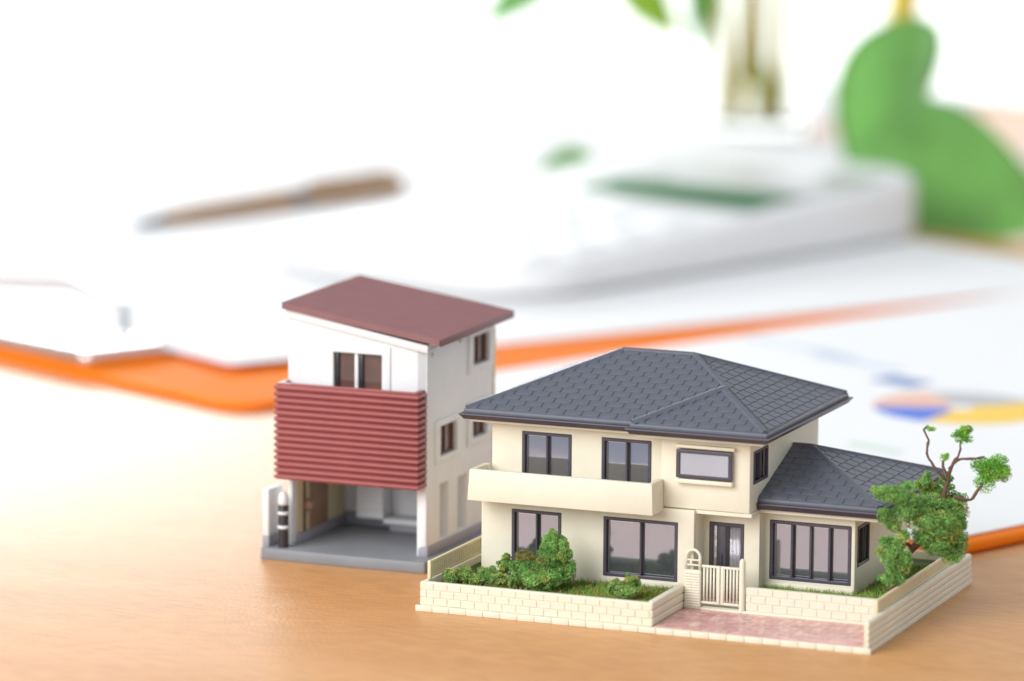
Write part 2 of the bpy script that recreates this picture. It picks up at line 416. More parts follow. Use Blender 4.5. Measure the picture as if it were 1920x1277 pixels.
# ================================================================== big house
hs = thing('miniature_house', (32, 40, 4), 'cream two-storey toy house with slate blue hipped roof and long balcony', 'model house')
XL, XR, YF, YU, YB, YD, YA = 5.2, 46.35, 17.7, 20.4, 18.3, 23.0, 26.0
XUL, XUR = 6.06, 56.57
ZG = 3.95
bw = dict(bevel=.16, seg=2)
lw1, lw2 = (11.16, 20.83, 5.6, 16.42), (29.04, 43.28, 5.6, 16.5)
grid_panel(XL, XR, ZG, 18.9, [lw1, lw2], 'y', YF, 1.1).obj('front_wall', cream, hs, **bw)
window(hs, 'y', YF, *lw1, fw=.6); window(hs, 'y', YF, *lw2, fw=.6)
for (a, b, c, d) in (lw2,):   # shallow sill ledge under the wide window
    MB().box(a-.4, b+.5, YF-.3, YF+.3, c-1.35, c-.12).obj('sill', cream, hs, bevel=.15)
MB().box(XL, XL+1, YF+1.05, 57, ZG, 18.88).obj('wall', cream, hs, **bw)
MB().box(XR-1, XR-.01, YF+1.05, YD+1, 1.8, 18.88).obj('wall', cream, hs, **bw)
dr = (47.4, 54.0, 1.9, 16.1)
grid_panel(XR-.4, 56.92, 1.76, 18.9, [dr], 'y', YD, 1.0).obj('porch_wall', cream, hs, **bw)
MB().box(55.9, 56.93, YD+.95, YA+1, 1.8, 18.88).obj('wall', cream, hs, **bw)
aw = (57.85, 73.2, 5.88, 16.72)
grid_panel(56.6, 73.9, ZG, 19.3, [aw], 'y', YA, 1.0).obj('annex_wall', cream, hs, **bw)
window(hs, 'y', YA, *aw, nm=3, fw=.62, mull=.45)
MB().box(57.0, 73.75, YA-.25, YA+.3, 4.2, 5.2).obj('sill', cream, hs, bevel=.14)
asw = (27.6, 34.4, 9.0, 16.4)
grid_panel(YA+.05, 58, ZG, 19.3, [asw], 'x', 73.88, 1.0).obj('annex_wall', cream, hs, **bw)
window(hs, 'x', 73.88, *asw, nm=1, fw=.5)
MB().box(10, 73, 56.5, 57.5, ZG, 19).obj('wall', cream, hs)
# ground storey ceiling slab
MB().box(XL+.05, XR-.03, YF+.04, 57, 18.2, 18.86).obj('ceiling', cream, hs)
MB().box(XR-.05, 56.9, YB+.2, 57, 18.3, 18.97).obj('ceiling', cream, hs)
# door
dm = framem
door = grid_panel(dr[0], dr[1], dr[2], dr[3], [(dr[0]+.7, dr[1]-.7, dr[2]+.3, dr[3]-.7)], 'y', YD-.1, .8).obj('door', dm, hs, bevel=.09, seg=1)
MB().box(48.75, 50.55, YD+.1, YD+.6, 2.0, 15.4).obj('door_leaf', dm, door, bevel=.12)
MB().box(48.05, 48.8, YD+.4, YD+.6, 2.0, 15.4).obj('pane', clearp, door)
MB().box(50.5, 51.15, YD+.2, YD+.55, 2.0, 15.4).obj('door_stile', blackp, door)
MB().box(51.1, 53.35, YD+.45, YD+.6, 2.0, 15.4).obj('pane', panem, door)
for k in range(8): MB().tube([(51.3+.27*k, YD+.42, 2.0), (51.3+.27*k, YD+.42, 15.4)], .1, 6).obj('slat', clearp, door, smooth=True)
MB().box(49.55, 49.85, YD-.25, YD+.12, 6.2, 10.2).obj('handle', dm, door, bevel=.1)
# upper storey
uw1, uw2 = (12.0, 21.63, 19.8, 30.38), (27.51, 37.03, 19.8, 30.38)
grid_panel(XUL, 40.2, 18.95, 33.2, [uw1, uw2], 'y', YU, 1.0).obj('front_wall', cream, hs, **bw)
window(hs, 'y', YU, *uw1, fw=.58); window(hs, 'y', YU, *uw2, fw=.58)
MB().box(XUL, XUL+1, YU+.95, 57, 18.97, 33.1).obj('wall', cream, hs, **bw)
bwn = (43.3, 53.3, 25.0, 29.9)
grid_panel(39.7, XUR, 19.02, 33.1, [bwn], 'y', YB, 1.0).obj('bay_wall', cream, hs, bevel=.22, seg=2)
MB().box(39.72, 40.7, YB+.97, YU+1.2, 19.04, 33.0).obj('wall', cream, hs, **bw)
swn = (20.3, 28.1, 23.95, 29.9)
grid_panel(YB+.05, 57, 18.98, 33.05, [swn], 'x', XUR-.02, 1.0).obj('wall', cream, hs, **bw)
window(hs, 'x', XUR-.02, *swn, nm=1, fw=.45)
MB().box(XUL+.3, XUR-.3, 56.2, 57.0, 19, 33).obj('wall', cream, hs)
# bay window: projecting box
bo = grid_panel(42.95, 53.5, 24.85, 30.0, [(43.65, 52.8, 25.5, 29.35)], 'y', YB-1.15, .5).obj('bay_window', framem, hs, bevel=.1)
MB().box(43.1, 53.35, YB-.75, YB+.1, 24.95, 25.45).obj('bay_side', clearp, bo)
for xx in (43.05, 52.95): MB().box(xx, xx+.42, YB-.7, YB+.1, 25.4, 29.5).obj('bay_side', clearp, bo, bevel=.08)
MB().box(43.6, 52.85, YB-.85, YB-.7, 25.45, 29.4).obj('pane', clearp, bo)
MB().box(43.1, 53.35, YB-.75, YB+.1, 29.42, 29.9).obj('bay_side', clearp, bo)
MB().box(42.8, 53.95, YB-1.2, YB+.1, 30.25, 30.85).obj('hood', cream, hs, bevel=.18)
MB().box(42.9, 53.6, YB-1.2, YB+.1, 23.85, 24.65).obj('sill', cream, hs, bevel=.18)
# balcony parapet (open box)
def shell_path(path, t, z0, z1, flare=.0):
    mb = MB(); n = len(path); P2 = [Vector((p[0], p[1])) for p in path]
    def off(i, d):
        e = []
        if i > 0: a = (P2[i]-P2[i-1]).normalized(); e.append(Vector((a.y, -a.x)))
        if i < n-1: a = (P2[i+1]-P2[i]).normalized(); e.append(Vector((a.y, -a.x)))
        if len(e) == 1: return P2[i]-e[0]*d
        k = (e[0]+e[1]); k = k/(1+e[0].dot(e[1])); return P2[i]-k*d
    rows = [[], [], [], []]
    for i in range(n):
        o0 = off(i, -flare); o1 = off(i, 0); i1 = off(i, t)
        rows[0].append(mb.bm.verts.new((o0.x, o0.y, z0))); rows[1].append(mb.bm.verts.new((o1.x, o1.y, z1)))
        rows[2].append(mb.bm.verts.new((i1.x, i1.y, z1))); rows[3].append(mb.bm.verts.new((i1.x, i1.y, z0)))
    for i in range(n-1):
        for a in range(4):
            b_ = (a+1) % 4
            mb.bm.faces.new((rows[a][i], rows[a][i+1], rows[b_][i+1], rows[b_][i]))
    mb.bm.faces.new([rows[a][0] for a in (3, 2, 1, 0)]); mb.bm.faces.new([rows[a][-1] for a in range(4)])
    return mb
bal = shell_path([(XUL+.05, 19.6), (4.9, 19.6), (4.9, 12.55), (40.15, 12.55), (40.15, 18.25)], .95, 18.45, 24.15, .28).obj('balcony', cream, hs, bevel=.22, seg=2)
MB().box(5.5, 39.5, 13.2, YU+.05, 18.6, 19.25).obj('balcony_floor', cream, bal)

# roofs --------------------------------------------------------------
def inset(poly, d):
    n = len(poly); out = []
    for i in range(n):
        p, q, r = (Vector(poly[(i-1) % n]), Vector(poly[i]), Vector(poly[(i+1) % n]))
        a = (q-p).normalized(); b = (r-q).normalized()
        na = Vector((-a.y, a.x)); nb = Vector((-b.y, b.x))
        out.append(q+(na+nb)*d/(1+na.dot(nb)))
    return out
def ring_loft(poly, prof, name, m, parent):
    mb = MB(); rings = []
    for d, z in prof:
        rings.append([mb.bm.verts.new((p.x, p.y, z)) for p in inset(poly, d)])
    n = len(poly)
    for a, b in zip(rings, rings[1:]):
        for i in range(n): mb.bm.faces.new((a[i], a[(i+1) % n], b[(i+1) % n], b[i]))
    mb.bm.faces.new(rings[0][::-1]); mb.bm.faces.new(rings[-1])
    return mb.obj(name, m, parent, smooth=True, angle=.9)
def clip(poly, p, n):
    out = []
    for i in range(len(poly)):
        a, b = poly[i], poly[(i+1) % len(poly)]
        da, db = (a-p).dot(n), (b-p).dot(n)
        if da >= 0: out.append(a)
        if (da >= 0) != (db >= 0): out.append(a+(b-a)*(da/(da-db)))
    return out
def tiles(parent, face, eave_a, eave_b, zf, rp, tl, m, hlow=.18, gap=.24, name='tile', joined=False, margin=.35):
    """face: convex plan polygon (ccw); rows run parallel to the eave line"""
    face = [Vector(p) for p in face]; A = Vector(eave_a); u = (Vector(eave_b)-A).normalized(); v = Vector((-u.y, u.x))
    n = len(face)
    dmax = max((p-A).dot(v) for p in face); umin = min((p-A).dot(u) for p in face); umax = max((p-A).dot(u) for p in face)
    shared = None; J = MB() if joined else None; cnt = 0
    inner = inset([tuple(p) for p in face], margin)
    r = 0
    while r*rp < dmax:
        x = umin-(tl/2 if r % 2 else 0)-tl*.3
        while x < umax:
            q = [A+u*(x+gap)+v*(r*rp+.02), A+u*(x+tl-gap)+v*(r*rp+.02), A+u*(x+tl-gap)+v*(r*rp+rp-.04), A+u*(x+gap)+v*(r*rp+rp-.04)]
            full = list(q); x += tl
            for i in range(n):
                a, b = inner[i], inner[(i+1) % n]
                e = (b-a).normalized()
                if abs(e.dot(u)) > .999 and (a-A).dot(v) < 1: continue     # keep the eave side
                q = clip(q, a, Vector((-e.y, e.x)))
                if len(q) < 3: break
            if len(q) < 3: continue
            ar = sum(q[i].x*q[(i+1) % len(q)].y-q[(i+1) % len(q)].x*q[i].y for i in range(len(q)))/2
            if ar < .25: continue
            c = sum(full, Vector((0, 0)))/4
            base = Vector((c.x, c.y, zf(c.x, c.y)))
            def P(p, top):
                d = (p-A).dot(v)-r*rp
                h = hlow+(.10-hlow)*min(1, max(0, d/rp)) if top else -.12
                return Vector((p.x, p.y, zf(p.x, p.y)+h))-base
            isfull = len(q) == 4 and max((a-b).length for a, b in zip(q, full)) < 1e-4
            def build(mb, o=Vector((0, 0, 0))):
                k = len(q); lo = [mb.bm.verts.new(P(p, 0)+o) for p in q]; hi = [mb.bm.verts.new(P(p, 1)+o) for p in q]
                mb.bm.faces.new(hi)
                for i in range(k): mb.bm.faces.new((lo[i], lo[(i+1) % k], hi[(i+1) % k], hi[i]))
                return mb
            if joined: build(J, base); continue
            if isfull:
                if shared is None: shared = build(MB()).mesh(name, m, bevel=.05, seg=1)
                link(name, shared, parent, base)
            else: build(MB()).obj(name, m, parent, base, bevel=.04, seg=1)
            cnt += 1
        r += 1
    if joined:
        o = J.obj(name+'_field', m, parent); o['kind'] = 'stuff'
    return cnt
EX0, EY0, GX0_, GY0, GX1_, GY1, EZ = 1.29, 15.8, 34.35, 13.69, 61.53, 62.34, 33.45
eave = [(EX0, EY0), (GX0_, EY0), (GX0_, GY0), (GX1_, GY0), (GX1_, GY1), (EX0, GY1)]
roof = ring_loft(eave, [(2.6, EZ-.95), (.75, EZ-.9), (.35, EZ-.35), (0, EZ-.02), (.1, EZ+.16), (.75, EZ+.2)], 'roof', gutterm, hs)
ring_loft(eave, [(.82, EZ+.1), (.72, EZ+.3), (.78, EZ+.85), (1.0, EZ+1.12), (1.5, EZ+1.3)], 'eave_edge', slate, roof)
sf = inset(eave, 1.6)
mbs = MB(); mbs.prism([(p.x, p.y, EZ-1.45) for p in sf], (0, 0, .62)); mbs.obj('soffit', cream, hs, bevel=.1)
I = 1.15; x0, y0, gx0, gy0, gx1, gy1 = EX0+I, EY0+I, GX0_+I, GY0+I, GX1_-I, GY1-I
Z0, SL = EZ+1.16, .405
ry = (y0+gy1)/2; hd = ry-y0; rx0, rx1 = x0+hd, gx1-hd; gm = (gx0+gx1)/2; gh = gm-gx0
def zmain(x, y):
    main = min(y-y0, gy1-y, x-x0, gx1-x); gb = min(y-gy0, x-gx0, gx1-x)
    return Z0+SL*max(main, gb)
V2 = [(x0, y0), (gx0, y0), (gx0, gy0), (gx1, gy0), (gx1, gy1), (x0, gy1), (rx0, ry), (rx1, ry), (gm, gy0+gh), (gm, y0+gh)]
V3 = [(p[0], p[1], zmain(*p)) for p in V2]
MB().poly(V3, [(0, 1, 9, 7, 6), (1, 2, 8, 9), (2, 3, 8), (3, 4, 7, 9, 8), (4, 5, 6, 7), (5, 0, 6)]).obj('roof_deck', slate, roof)
RP, TL = 1.70, 3.35
zfront = lambda x, y: Z0+SL*(y-y0)
c1 = tiles(roof, [V2[0], V2[1], V2[9], V2[7], V2[6]], V2[0], V2[1], zfront, RP, TL, slate)
c2 = tiles(roof, [V2[2], V2[3], V2[8]], V2[2], V2[3], lambda x, y: Z0+SL*(y-gy0), RP, TL, slate)
c3 = tiles(roof, [V2[3], V2[4], V2[7], V2[9]], V2[3], V2[4], lambda x, y: Z0+SL*(gx1-x), RP, TL, slate)
tiles(roof, [V2[5], V2[0], V2[6]], V2[5], V2[0], lambda x, y: Z0+SL*(x-x0), RP, TL, slate, joined=True)
def cap(a, b, r=.5, lift=.02, par=None):
    A, B = Vector(a), Vector(b)
    d = (B-A).normalized(); side = d.cross(Vector((0, 0, 1))).normalized(); up = side.cross(d)
    pr = [(-r*1.25, -.25), (-r*.9, .18), (-r*.4, .34), (r*.4, .34), (r*.9, .18), (r*1.25, -.25)]
    mb = MB(); q = [[mb.bm.verts.new(P+side*s+up*(h+lift)) for s, h in pr] for P in (A, B)]
    for i in range(len(pr)-1): mb.bm.faces.new((q[0][i], q[0][i+1], q[1][i+1], q[1][i]))
    mb.bm.faces.new(q[0]); mb.bm.faces.new(q[1][::-1]); mb.bm.faces.new((q[0][0], q[1][0], q[1][5], q[0][5]))
    mb.obj('ridge_cap', slate, par or roof, smooth=True, angle=.8)
Vv = [Vector(p) for p in V3]
for a, b in ((6, 7), (0, 6), (9, 7), (3, 8), (8, 9), (2, 8), (5, 6), (4, 7)):
    cap(Vv[a], Vv[b], .72 if (a, b) == (2, 8) else .5, .14 if (a, b) == (2, 8) else .02)
# annex roof
AX0, AX1, AY0, AY1, AZ = XUR-.3, 80.45, 21.9, 62.6, 20.15
ae = [(AX0, AY0), (AX1, AY0), (AX1, AY1), (AX0, AY1)]
def one_side_inset(poly, d):
    (a, b), (c, d_), (e, f), (g_, h) = poly
    return [Vector((a, b+d)), Vector((c-d, d_+d)), Vector((e-d, f-d)), Vector((g_, h-d))]
_ins = inset
def ring_loft2(prof, name, m, parent):
    mb = MB(); rings = [[mb.bm.verts.new((p.x, p.y, z)) for p in one_side_inset(ae, d)] for d, z in prof]
    for a, b in zip(rings, rings[1:]):
        for i in range(4): mb.bm.faces.new((a[i], a[(i+1) % 4], b[(i+1) % 4], b[i]))
    mb.bm.faces.new(rings[0][::-1]); mb.bm.faces.new(rings[-1])
    return mb.obj(name, m, parent, smooth=True, angle=.9)
aroof = ring_loft2([(2.2, AZ-1.05), (.75, AZ-1.0), (.35, AZ-.4), (0, AZ-.02), (.1, AZ+.16), (.75, AZ+.2)], 'annex_roof', gutterm, hs)
ring_loft2([(.82, AZ+.1), (.72, AZ+.3), (.78, AZ+.8), (1.0, AZ+1.05), (1.5, AZ+1.2)], 'eave_edge', slate, aroof)
q = one_side_inset(ae, 1.5); mbs = MB(); mbs.prism([(p.x, p.y, AZ-1.75) for p in q], (0, 0, .75)); mbs.obj('soffit', cream, hs, bevel=.1)
ax1, ay0, ay1 = AX1-I, AY0+I, AY1-I; AZ0, AS = AZ+1.08, .335
ary = (ay0+ay1)/2; ah = ary-ay0; arx = ax1-ah
A2 = [(AX0, ay0), (ax1, ay0), (ax1, ay1), (AX0, ay1), (AX0, ary), (arx, ary)]
A3 = [(*A2[0], AZ0), (*A2[1], AZ0), (*A2[2], AZ0), (*A2[3], AZ0), (*A2[4], AZ0+AS*ah), (*A2[5], AZ0+AS*ah)]
MB().poly(A3, [(0, 1, 5, 4), (1, 2, 5), (2, 3, 4, 5)]).obj('roof_deck', slate, aroof)
c4 = tiles(aroof, [A2[0], A2[1], A2[5], A2[4]], A2[0], A2[1], lambda x, y: AZ0+AS*(y-ay0), 2.05, 3.45, slate, margin=.3)
tiles(aroof, [A2[1], A2[2], A2[5]], A2[1], A2[2], lambda x, y: AZ0+AS*(ax1-x), 2.05, 3.3, slate, joined=True)
for a, b in ((1, 5), (2, 5), (4, 5)): cap(A3[a], A3[b], .55, par=aroof)
print('tiles', c1, c2, c3, c4)

# ================================================================== small town house
th = thing('miniature_townhouse', (-28, 48, 0), 'narrow white toy town house with red ribbed balcony, maroon roof and open garage', 'model house')
TX0, TX1, TY0, TY1 = -41.4, -12.75, 34.0, 66.8
n = 14
fr = [(-45.0, 29.05)]+[(-45+34*(k/n), 29.05-.35*math.sin(math.pi*k/n)) for k in range(1, n)]+[(-11.0, 29.05), (-11.0, 68.2), (-45.0, 68.2)]
MB().prism([(x, y, 0) for x, y in fr], (0, 0, 2.25)).obj('base_plate', greyp, th, bevel=.3, seg=2)
# right wall with windows and niches
wins = [(55.5, 63.5, 35.3, 41.0), (55.3, 62.6, 21.2, 27.2), (39.6, 47.6, 20.4, 26.2)]
nich = [(40.4, 44.4, 4.35, 15.0), (49.0, 53.3, 4.35, 14.9)]
grid_panel(TY0, TY1, 2.2, 41.6, wins+nich, 'x', TX1, 2.0).obj('side_wall', whitep, th, bevel=.16)
for a, b, c, d in nich: MB().box(TX1-2.3, TX1-1.8, a-.3, b+.3, c-.3, d+.3).obj('niche_panel', whitep, th)
MB().box(TX1-1.1, TX1+.28, TY0-.15, TY1+.2, 2.2, 4.15).obj('plinth', greyl, th, bevel=.2)
MB().box(TX1-1.15, TX1+.02, TY0-.28, TY0+.6, 4.1, 15.6).obj('pillar', whitep, th, bevel=.25)
MB().box(TX1-1.55, TX1+.42, TY0-.6, TY0+.8, 2.2, 3.95).obj('plinth', greyl, th, bevel=.25)
for a, b, c, d in wins:
    fz = 1.5
    f = grid_panel(a-2.1, b+2.1, c-1.35, d+1.3, [(a, b, c, d)], 'x', TX1+.45, .7).obj('window', whitep, th, bevel=.16)
    MB().box(TX1-1.0, TX1-.7, a-.1, b+.1, c-.1, d+.1).obj('pane', paneb, f)
    for yy in (a+.35, (a+b)/2, b-.35): MB().box(TX1-.75, TX1-.3, yy-.28, yy+.28, c, d).obj('mullion', brownp, f, bevel=.08, seg=1)
    MB().box(TX1-.75, TX1-.3, a, b, c, c+.4).obj('sash_rail', brownp, f, bevel=.08, seg=1)
# front upper wall (sloping top)
def ztop(x): return 47.3+(x-TX0)*(42.3-47.3)/(TX1-TX0)
fh = (-31.9, -21.9, 33.0, 40.0)
mb = grid_panel(TX0, TX1-.05, 15.4, 43.0, [fh], 'y', TY0, 1.2)
for v in mb.bm.verts:
    if v.co.z > 42.5: v.co.z = ztop(v.co.x)
mb.obj('front_wall', whitep, th, bevel=.16)
fwn = grid_panel(-33.8, -20.15, 31.9, 41.7, [fh], 'y', TY0-.35, .6).obj('window', whitep, th, bevel=.18)
MB().box(-32, -21.8, TY0+.75, TY0+.95, 32.9, 40.1).obj('pane', paneb, fwn)
MB().box(-27.7, -27.0, TY0+.2, TY0+.8, 32.9, 40.0).obj('mullion', whitep, fwn, bevel=.1)
MB().box(-27.0, -26.0, TY0+.3, TY0+.8, 32.9, 40.0).obj('mullion', blackp, fwn, bevel=.1)
MB().box(-31.85, -31.0, TY0+.3, TY0+.8, 32.9, 40.0).obj('mullion', blackp, fwn, bevel=.1)
# fascia boards under the roof
def slope_box(xa, xb, ya, yb, dz0, dz1):
    return MB().poly([(xa, ya, ztop(xa)+dz0), (xb, ya, ztop(xb)+dz0), (xb, yb, ztop(xb)+dz0), (xa, yb, ztop(xa)+dz0), (xa, ya, ztop(xa)+dz1), (xb, ya, ztop(xb)+dz1), (xb, yb, ztop(xb)+dz1), (xa, yb, ztop(xa)+dz1)],
                     [(0, 3, 2, 1), (4, 5, 6, 7), (0, 1, 5, 4), (1, 2, 6, 5), (2, 3, 7, 6), (3, 0, 4, 7)])
slope_box(TX0-.3, TX1+.4, TY0-.75, TY0+.5, -1.25, .25).obj('fascia', whitep, th, bevel=.15)
slope_box(TX0-.1, TX1-.1, TY0+.4, TY1-.3, -.6, .2).obj('ceiling', whitep, th)
MB().box(TX0, TX0+1.0, TY0+.6, TY1, 2.2, 46.5).obj('side_wall', whitep, th, bevel=.16)
MB().box(TX0+.5, TX1-.5, TY1-1.0, TY1-.05, 2.2, 41.5).obj('rear_wall', whitep, th)
MB().box(TX0+.02, TX0+.95, TY0-.1, TY0+.7, 2.2, 15.8).obj('pillar', whitep, th, bevel=.2)
# corner trim strips on the side wall
MB().box(TX1-.3, TX1+.22, TY1-.6, TY1+.15, 4.2, 41.4).obj('corner_trim', creamd, th, bevel=.12)
for yy, zz in ((36.3, 40.3), (49.5, 41.0)): MB().lathe((TX1+.15, yy, zz-.35), [(.2, 0), (.38, .2), (.38, .5), (.2, .7)], 10).obj('lamp', whitep, th, smooth=True)
# roof
RXa, RXb, RYa, RYb, RZa, RZb = -41.95, -9.35, 32.4, 68.2, 47.75, 42.75
mb = MB(); nr = 23; prof = []
for k in range(nr):
    ya = RYa+.4+(RYb-RYa-.6)*k/nr; yb = RYa+.4+(RYb-RYa-.6)*(k+1)/nr
    prof += [(ya+(yb-ya)*t, 1.14+.2*math.cos(2*math.pi*t)) for t in (0, .14, .28, .42, .5, .58, .72, .86)]
prof = [(RYa, 0), (RYa, 1.12), (RYa+.3, 1.22)]+prof+[(RYb, 1.2), (RYb, 0)]
rise = lambda y: (y-RYa)/(RYb-RYa)*.6
A_ = [mb.bm.verts.new((RXa, y, RZa+h+rise(y))) for y, h in prof]; B_ = [mb.bm.verts.new((RXb, y, RZb+h+rise(y))) for y, h in prof]
k = len(prof)
for i in range(k): mb.bm.faces.new((A_[i], B_[i], B_[(i+1) % k], A_[(i+1) % k]))
mb.bm.faces.new(A_); mb.bm.faces.new(B_[::-1])
troof = mb.obj('roof', redroof, th, smooth=True, angle=.7)
mb = MB(); mb.poly([(RXb-.3, RYa, RZb-.05), (RXb+.12, RYa, RZb-.15), (RXb+.12, RYb, RZb+.4), (RXb-.3, RYb, RZb+.5), (RXb-.3, RYa, RZb+1.3), (RXb+.12, RYa, RZb+1.15), (RXb+.12, RYb, RZb+1.75), (RXb-.3, RYb, RZb+1.9)],
                   [(0, 3, 2, 1), (4, 5, 6, 7), (0, 1, 5, 4), (1, 2, 6, 5), (2, 3, 7, 6), (3, 0, 4, 7)])
mb.obj('verge_board', redroof, troof, bevel=.1)
# ribbed balcony: one slat per rib, running round three sides
bx0, bx1, by0, by1, bz0, bz1 = -41.75, -13.35, 30.3, 33.95, 15.55, 33.85
nb = 15; rp = (bz1-bz0)/nb
def rib():
    pr = [(0, 0), (.28, .0), (.62, .30), (.66, .52), (.50, .70), (0, .98)]
    path = [(bx0, by1), (bx0, by0), (bx1, by0), (bx1, by1)]
    mb = MB(); P2 = [Vector(p) for p in path]; outd = [Vector((-1, 0)), Vector((-1, -1)), Vector((1, -1)), Vector((1, 0))]
    R = [[mb.bm.verts.new((P2[i].x+outd[i].x*d, P2[i].y+outd[i].y*d, h*rp)) for d, h in pr] for i in range(4)]
    for i in range(3):
        for j in range(len(pr)-1): mb.bm.faces.new((R[i][j], R[i+1][j], R[i+1][j+1], R[i][j+1]))
    return mb.mesh('slat', redp, smooth=True, angle=.9)
tbal = shell_path([(bx0, by1), (bx0, by0), (bx1, by0), (bx1, by1)], .7, bz0+.05, bz1-.1).obj('balcony', redp, th)
me_rib = rib()
for k in range(nb): link('slat', me_rib, tbal, (0, 0, bz0+rp*k))
shell_path([(bx0-.2, by1), (bx0-.2, by0-.2), (bx1+.2, by0-.2), (bx1+.2, by1)], 1.0, bz1-.15, bz1+.15).obj('balcony_rim', redp, tbal, bevel=.1)
MB().box(bx0+.6, bx1-.6, by0+.6, TY0+.1, 15.7, 16.5).obj('balcony_floor', brownp, tbal)
# garage interior
MB().box(TX0+.9, TX1-1.1, TY0+1.1, TY1-.9, 15.0, 15.65).obj('ceiling', whitep, th)
MB().box(TX0+.9, TX1-1.1, 57.6, 58.4, 2.2, 15.1).obj('garage_back_wall', whitep, th)
MB().box(TX0+.95, TX0+1.15, 35.5, 57.6, 2.25, 15.05).obj('garage_side_lining', creamd, th)
MB().box(TX0+1.0, TX0+1.5, 38.2, 38.9, 2.3, 15).obj('drain_pipe', brownp, th, bevel=.15)
dd = MB().box(TX0+1.0, TX0+1.45, 41.0, 49.0, 3.4, 14.6).obj('garage_door', brownd, th, bevel=.12)
MB().lathe((TX0+1.8, 39.3, 7.8), [(.3, 0), (1.0, .5), (1.15, 1.2), (1.0, 1.9), (.3, 2.4)], 14).obj('meter_box', brownd, th, smooth=True)
MB().box(TX0+.9, TX0+1.75, 35.4, 57.5, 2.2, 4.1).obj('plinth', greyl, th, bevel=.15)
MB().box(TX0+1.0, TX1-1.2, 56.9, 57.7, 2.2, 4.6).obj('plinth', greyl, th, bevel=.15)
stp = MB().box(-35.6, -30.4, 53.2, 57.3, 4.3, 15).obj('stair_block', whitep, th, bevel=.15)
for k in range(6): MB().box(-35.8, -30.2, 53.0, 53.4, 4.4+1.6*k, 4.4+1.6*k+1.4).obj('board', whitep, stp, bevel=.12)
MB().box(-30.0, -19.8, 52.6, 56.6, 3.7, 4.7).obj('step', whitep, th, bevel=.2)
MB().box(-29.0, -20.5, 53.6, 56.6, 2.2, 3.75).obj('step', greyl, th)
# wing wall and door post
wg = MB().box(-44.9, -43.65, 30.0, 36.5, 4.4, 13.3).obj('wing_wall', whitep, th, bevel=.18)
MB().box(-45.0, -43.55, 29.9, 36.5, 2.2, 4.5).obj('plinth', greyl, wg, bevel=.18)
ps = MB().lathe((-41.05, 31.1, 2.25), [(1.0, 0), (1.0, 8.0), (.9, 8.2)], 18).obj('gate_post', blackp, th, smooth=True, angle=.7)
MB().lathe((-41.05, 31.1, 10.4), [(.9, 0), (.98, .5), (.95, 1.5), (.7, 2.2), (.25, 2.6)], 18).obj('cap', whitep, ps, smooth=True)
for z, r in ((8.6, 1.06), (5.9, 1.12)): MB().lathe((-41.05, 31.1, z), [(r, 0), (r+.04, .25), (r, .6)], 18).obj('band', whitep, ps, smooth=True)

# ================================================================== foliage
def flock_mesh(blobs, density, cols, size=.34, shell=.72, fiber=.5):
    """blobs: (cx,cy,cz,rx,ry,rz). Many small crumpled flakes through the outer part of each clump."""
    P, F, K = [], [], []
    pos = []
    base = 0
    for (cx, cy, cz, rx, ry, rz) in blobs:
        n = int(density*(rx*ry+ry*rz+rx*rz))
        d = rng.normal(size=(n, 3)); d /= np.linalg.norm(d, axis=1)[:, None]
        # lumpy radius
        ph = rng.uniform(0, 6.28, (6,)); fr_ = rng.normal(size=(6, 3))*2.6
        lump = sum(np.sin(d@fr_[i]*1.6+ph[i]) for i in range(6))/6
        r = (shell+(1.06-shell)*rng.random(n)**.6)*(1+.26*lump)
        c = np.array([cx, cy, cz])+d*r[:, None]*np.array([rx, ry, rz])
        clump = np.sin(c@np.array([1.9, 1.3, 2.2])+ph[0])*.5+np.sin(c@np.array([-1.1, 2.3, 1.0])+ph[1])*.5
        for s_ in (0,):
            a = rng.normal(size=(n, 3)); a /= np.linalg.norm(a, axis=1)[:, None]
            b_ = np.cross(a, rng.normal(size=(n, 3))); b_ /= np.linalg.norm(b_, axis=1)[:, None]
            L = size*rng.uniform(.5, 1.5, (n, 1)); Wd = size*rng.uniform(.25, .6, (n, 1))
            cn = np.cross(a, b_)*size*.25
            quad = np.stack([c-a*L, c+b_*Wd+cn, c+a*L, c-b_*Wd+cn], 1).reshape(-1, 3)
        P.append(quad)
        idx = np.arange(n)*4+base; base += 4*n
        F += [(i, i+1, i+2, i+3) for i in idx.tolist()]
        t = np.clip(.5+rng.normal()*.2+.34*clump+rng.normal(size=n)*.18, 0, 1)[:, None]
        c0, c1_, c2_ = [np.array(q) for q in cols]
        col = np.where(t < .5, c0+(c1_-c0)*t*2, c1_+(c2_-c1_)*(t-.5)*2)*rng.uniform(.8, 1.2, (n, 1))
        if rng.random() < .16: col = col*np.array([1.3, .92, .85])
        K.append(np.concatenate([col, np.ones((n, 1))], 1))
    return np.concatenate(P), F, np.concatenate(K)
def core(blobs, m, parent, loc, k=.74):
    mb = MB()
    for (cx, cy, cz, rx, ry, rz) in blobs:
        r = bmesh.ops.create_icosphere(mb.bm, subdivisions=2, radius=1)
        for v in r['verts']:
            q = v.co.copy(); w = 1+.16*math.sin(5*q.x+cx)*math.sin(4*q.y+cy)+.1*math.sin(7*q.z)
            v.co = Vector((cx+q.x*rx*k*w, cy+q.y*ry*k*w, cz+q.z*rz*k*w))
    return mb.obj('core', m, parent, loc, smooth=True)
corem = mat('flock_core', (.12, .30, .06), .9, .3, 800)
GREEN = [(.13, .30, .08), (.25, .47, .12), (.42, .64, .19)]
GREEN2 = [(.15, .29, .08), (.30, .45, .12), (.48, .55, .18)]
BRIGHT = [(.14, .38, .05), (.24, .56, .07), (.38, .68, .11)]
RUST = [(.15, .17, .06), (.30, .20, .07), (.24, .32, .09)]
